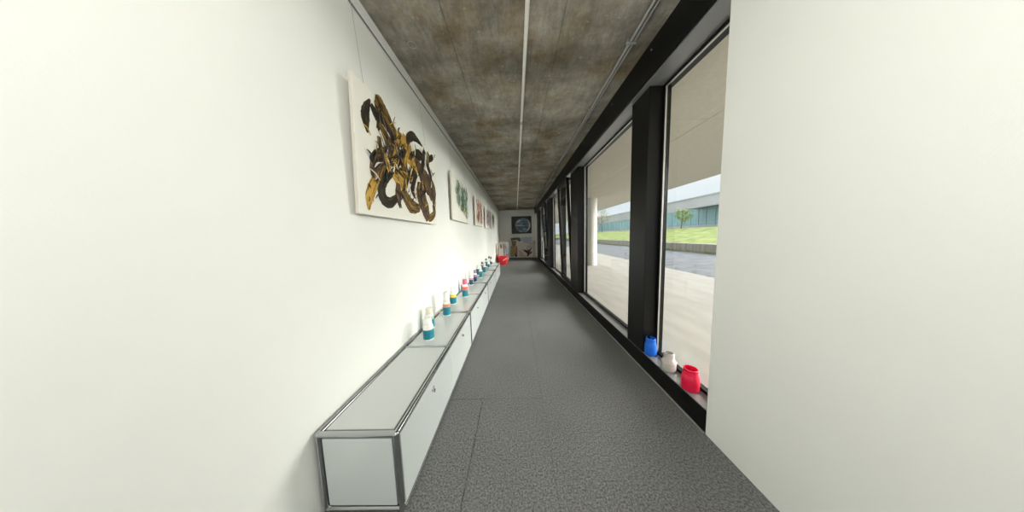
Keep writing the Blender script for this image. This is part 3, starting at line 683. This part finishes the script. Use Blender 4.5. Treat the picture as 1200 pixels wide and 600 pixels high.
for k in range(8):
    y = cen[0] + rnd.uniform(-.2, .15); z = cen[1] - rnd.uniform(.08, .3); stroke(bm, uvl, [(y - .08, z, .01), (y, z + .01, .05), (y + .09, z, .012)], .002 + k * .0002, 2, rnd, .3)
stroke(bm, uvl, [(.26, .60, .01), (.38, .68, .05), (.5, .76, .012)], .004, 0, rnd, .4)
obj('painted_strokes', bm, [white, blue, slate], pl, recalc=False)

# big canvas standing against the end wall: figure on the left, pale sky, dark red bird
BIRD = {'k': paint('bird_black_oil', (.02, .008, .008), (.22, .02, .03)), 'b': paint('sky_oil', (.30, .44, .60), (.62, .70, .78)), 'g': paint('mist_oil', (.50, .48, .46), (.72, .70, .68)), 'y': paint('mustard_oil', (.42, .30, .05), (.64, .52, .16)),
        'r': paint('rose_cloth_oil', (.45, .14, .14), (.62, .28, .26)), 'n': paint('skin_oil', (.22, .13, .08), (.45, .30, .20)), 'd': paint('dark_green_oil', (.04, .05, .03), (.14, .14, .09)), 'p': paint('pale_pink_oil', (.62, .46, .42), (.76, .66, .60)), 'u': paint('violet_oil', (.05, .03, .10), (.16, .10, .22))}
sb = []
sb += [('b', [(.55, 1.03, .10), (.85, 1.0, .26), (1.2, 1.02, .2)]), ('g', [(.7, .82, .05), (.95, .86, .16), (1.22, .72, .14)]), ('g', [(.9, .55, .05), (1.1, .6, .2), (1.22, .5, .1)]),
       ('d', [(.03, 1.05, .08), (.25, 1.05, .14), (.55, 1.06, .10)]), ('d', [(.4, 1.0, .05), (.52, .97, .13), (.6, 1.0, .04)]), ('n', [(.05, .98, .05), (.16, .88, .2), (.2, .72, .22), (.18, .6, .1)]), ('n', [(.3, .95, .05), (.28, .8, .1), (.26, .7, .04)]),
       ('y', [(.08, .66, .12), (.12, .45, .2), (.1, .2, .2), (.1, .05, .14)]), ('y', [(.22, .6, .1), (.2, .3, .14), (.18, .1, .1)]), ('r', [(.34, .66, .06), (.33, .45, .13), (.34, .2, .1)]), ('u', [(.28, .25, .06), (.3, .12, .14), (.3, .03, .1)]),
       ('p', [(.5, .4, .1), (.6, .2, .2), (.7, .06, .1)]), ('p', [(.45, .15, .06), (.62, .1, .14), (.85, .06, .06)]),
       ('k', [(.66, .45, .01), (.8, .37, .07), (.98, .26, .14), (1.08, .2, .08)]), ('k', [(.78, .42, .02), (.92, .34, .08), (1.02, .28, .06)]), ('k', [(1.2, .52, .02), (1.1, .42, .08), (1.02, .28, .12), (.96, .14, .05)]),
       ('k', [(1.22, .32, .02), (1.14, .26, .09), (1.02, .2, .12), (.94, .06, .07)]), ('k', [(.9, .48, .01), (.96, .42, .05), (1.02, .3, .05)]), ('r', [(1.02, .3, .01), (1.08, .24, .04), (1.16, .26, .01)])]
tl = .05
painting((-.315, YB - .085, .03), 1.26, 1.15, (0, tl, -PI / 2), 'large canvas with a dark red bird and a yellow figure, leaning under the planet painting', sb, BIRD, thick=.03, seed=5, rag=.2)
GREY = {'g': BIRD['g'], 'r': BIRD['r'], 'p': BIRD['p']}
painting((.90, YB - .035, .03), .19, .93, (0, .03, -PI / 2), 'narrow greyish pink canvas standing right of the bird canvas', [('g', [(.1, .05, .1), (.1, .4, .16), (.1, .7, .16)]), ('r', [(.05, .78, .04), (.1, .8, .1), (.15, .76, .05)]), ('p', [(.1, .86, .1), (.1, .7, .05)])], GREY, thick=.02, seed=6,
         base=mat('grey_canvas', (.52, .48, .46), .8))
# two canvases leaning beside the red tub
SM = {'u': paint('purple_streak_oil', (.10, .05, .14), (.30, .20, .36)), 'k': PAINTS['D'], 'b': BIRD['b'], 'r': BIRD['r'], 'n': BIRD['n']}
rnd = random.Random(9)
ss = [('n', [(.10, .88, .04), (.13, .74, .12), (.10, .62, .04)]), ('k', [(.14, .8, .04), (.16, .7, .05), (.15, .6, .02)])]
for x in (.27, .31, .36, .41, .45):
    ss.append((rnd.choice('uukr'), [(x - .05, .9, .02), (x, .7, .03), (x + rnd.uniform(-.03, .05), .45, .03), (x + .05, .15, .015)]))
ss += [('b', [(.54, .9, .05), (.55, .5, .12), (.56, .1, .06)]), ('b', [(.48, .5, .02), (.5, .3, .06), (.53, .1, .03)])]
painting((-.985 + .09, 11.15, 0.002), .48 + .02, .945, (0, .09, -PI / 2), 'white canvas with purple and blue streaks standing behind the red tub', [(m, [(p[0] * .82, p[1], p[2]) for p in ps]) for m, ps in ss], SM, thick=.02, seed=7)
ss = []
for k in range(10):
    y = .1 + .075 * k; ss.append((rnd.choice('knkr'), [(y, .85 - rnd.uniform(0, .2), .02), (y + .03, .5, rnd.uniform(.03, .07)), (y - .02, .1, .02)]))
painting((-.80, 9.55, 0.002), .95, .92, (0, -.10, 0), 'canvas with brown vertical streaks leaning on the left wall beyond the sideboards', ss, SM, thick=.02, seed=8, base=mat('warm_canvas', (.66, .60, .52), .8))

# ------------------------------------------------------------------ red tub
M_TUB = mat('red_tub_plastic', (.60, .012, .018), .35)
t = thing('flexible_tub', 'round red flexible tub with two handles standing on the carpet', 'tub', (-.60, 9.3, 0))
bm = bmesh.new(); lathe(bm, [(0, 0), (.15, 0), (.175, .012), (.205, .12), (.225, .30), (.232, .36), (.240, .365), (.240, .375), (.226, .375), (.22, .30), (.2, .12), (.165, .02), (0, .018)], 44)
obj('body', bm, M_TUB, t, True)
for s in (-1, 1):
    bm = bmesh.new(); prev = None
    for k in range(11):
        a = PI * k / 10; p = (s * .232 + s * .02 * math.sin(a), math.cos(a) * .085, .365 + math.sin(a) * .085)
        if prev: tube(bm, prev, p, .013, 10); ball(bm, p, .013, 10)
        prev = p
    obj('handle', bm, M_TUB, t, True).rotation_euler = (0, 0, .35)
bm = bmesh.new(); prev = None
for k in range(9):
    f = k / 8; p = (.02 + .17 * f, -.232 + .03 * f * f, .20 + .11 * f)
    if prev: tube(bm, prev, p, .020, 10)
    prev = p
obj('pale_bar', bm, mat('pale_bar', (.80, .52, .50), .5), t, True)  # pale diagonal bar across the near side of the tub
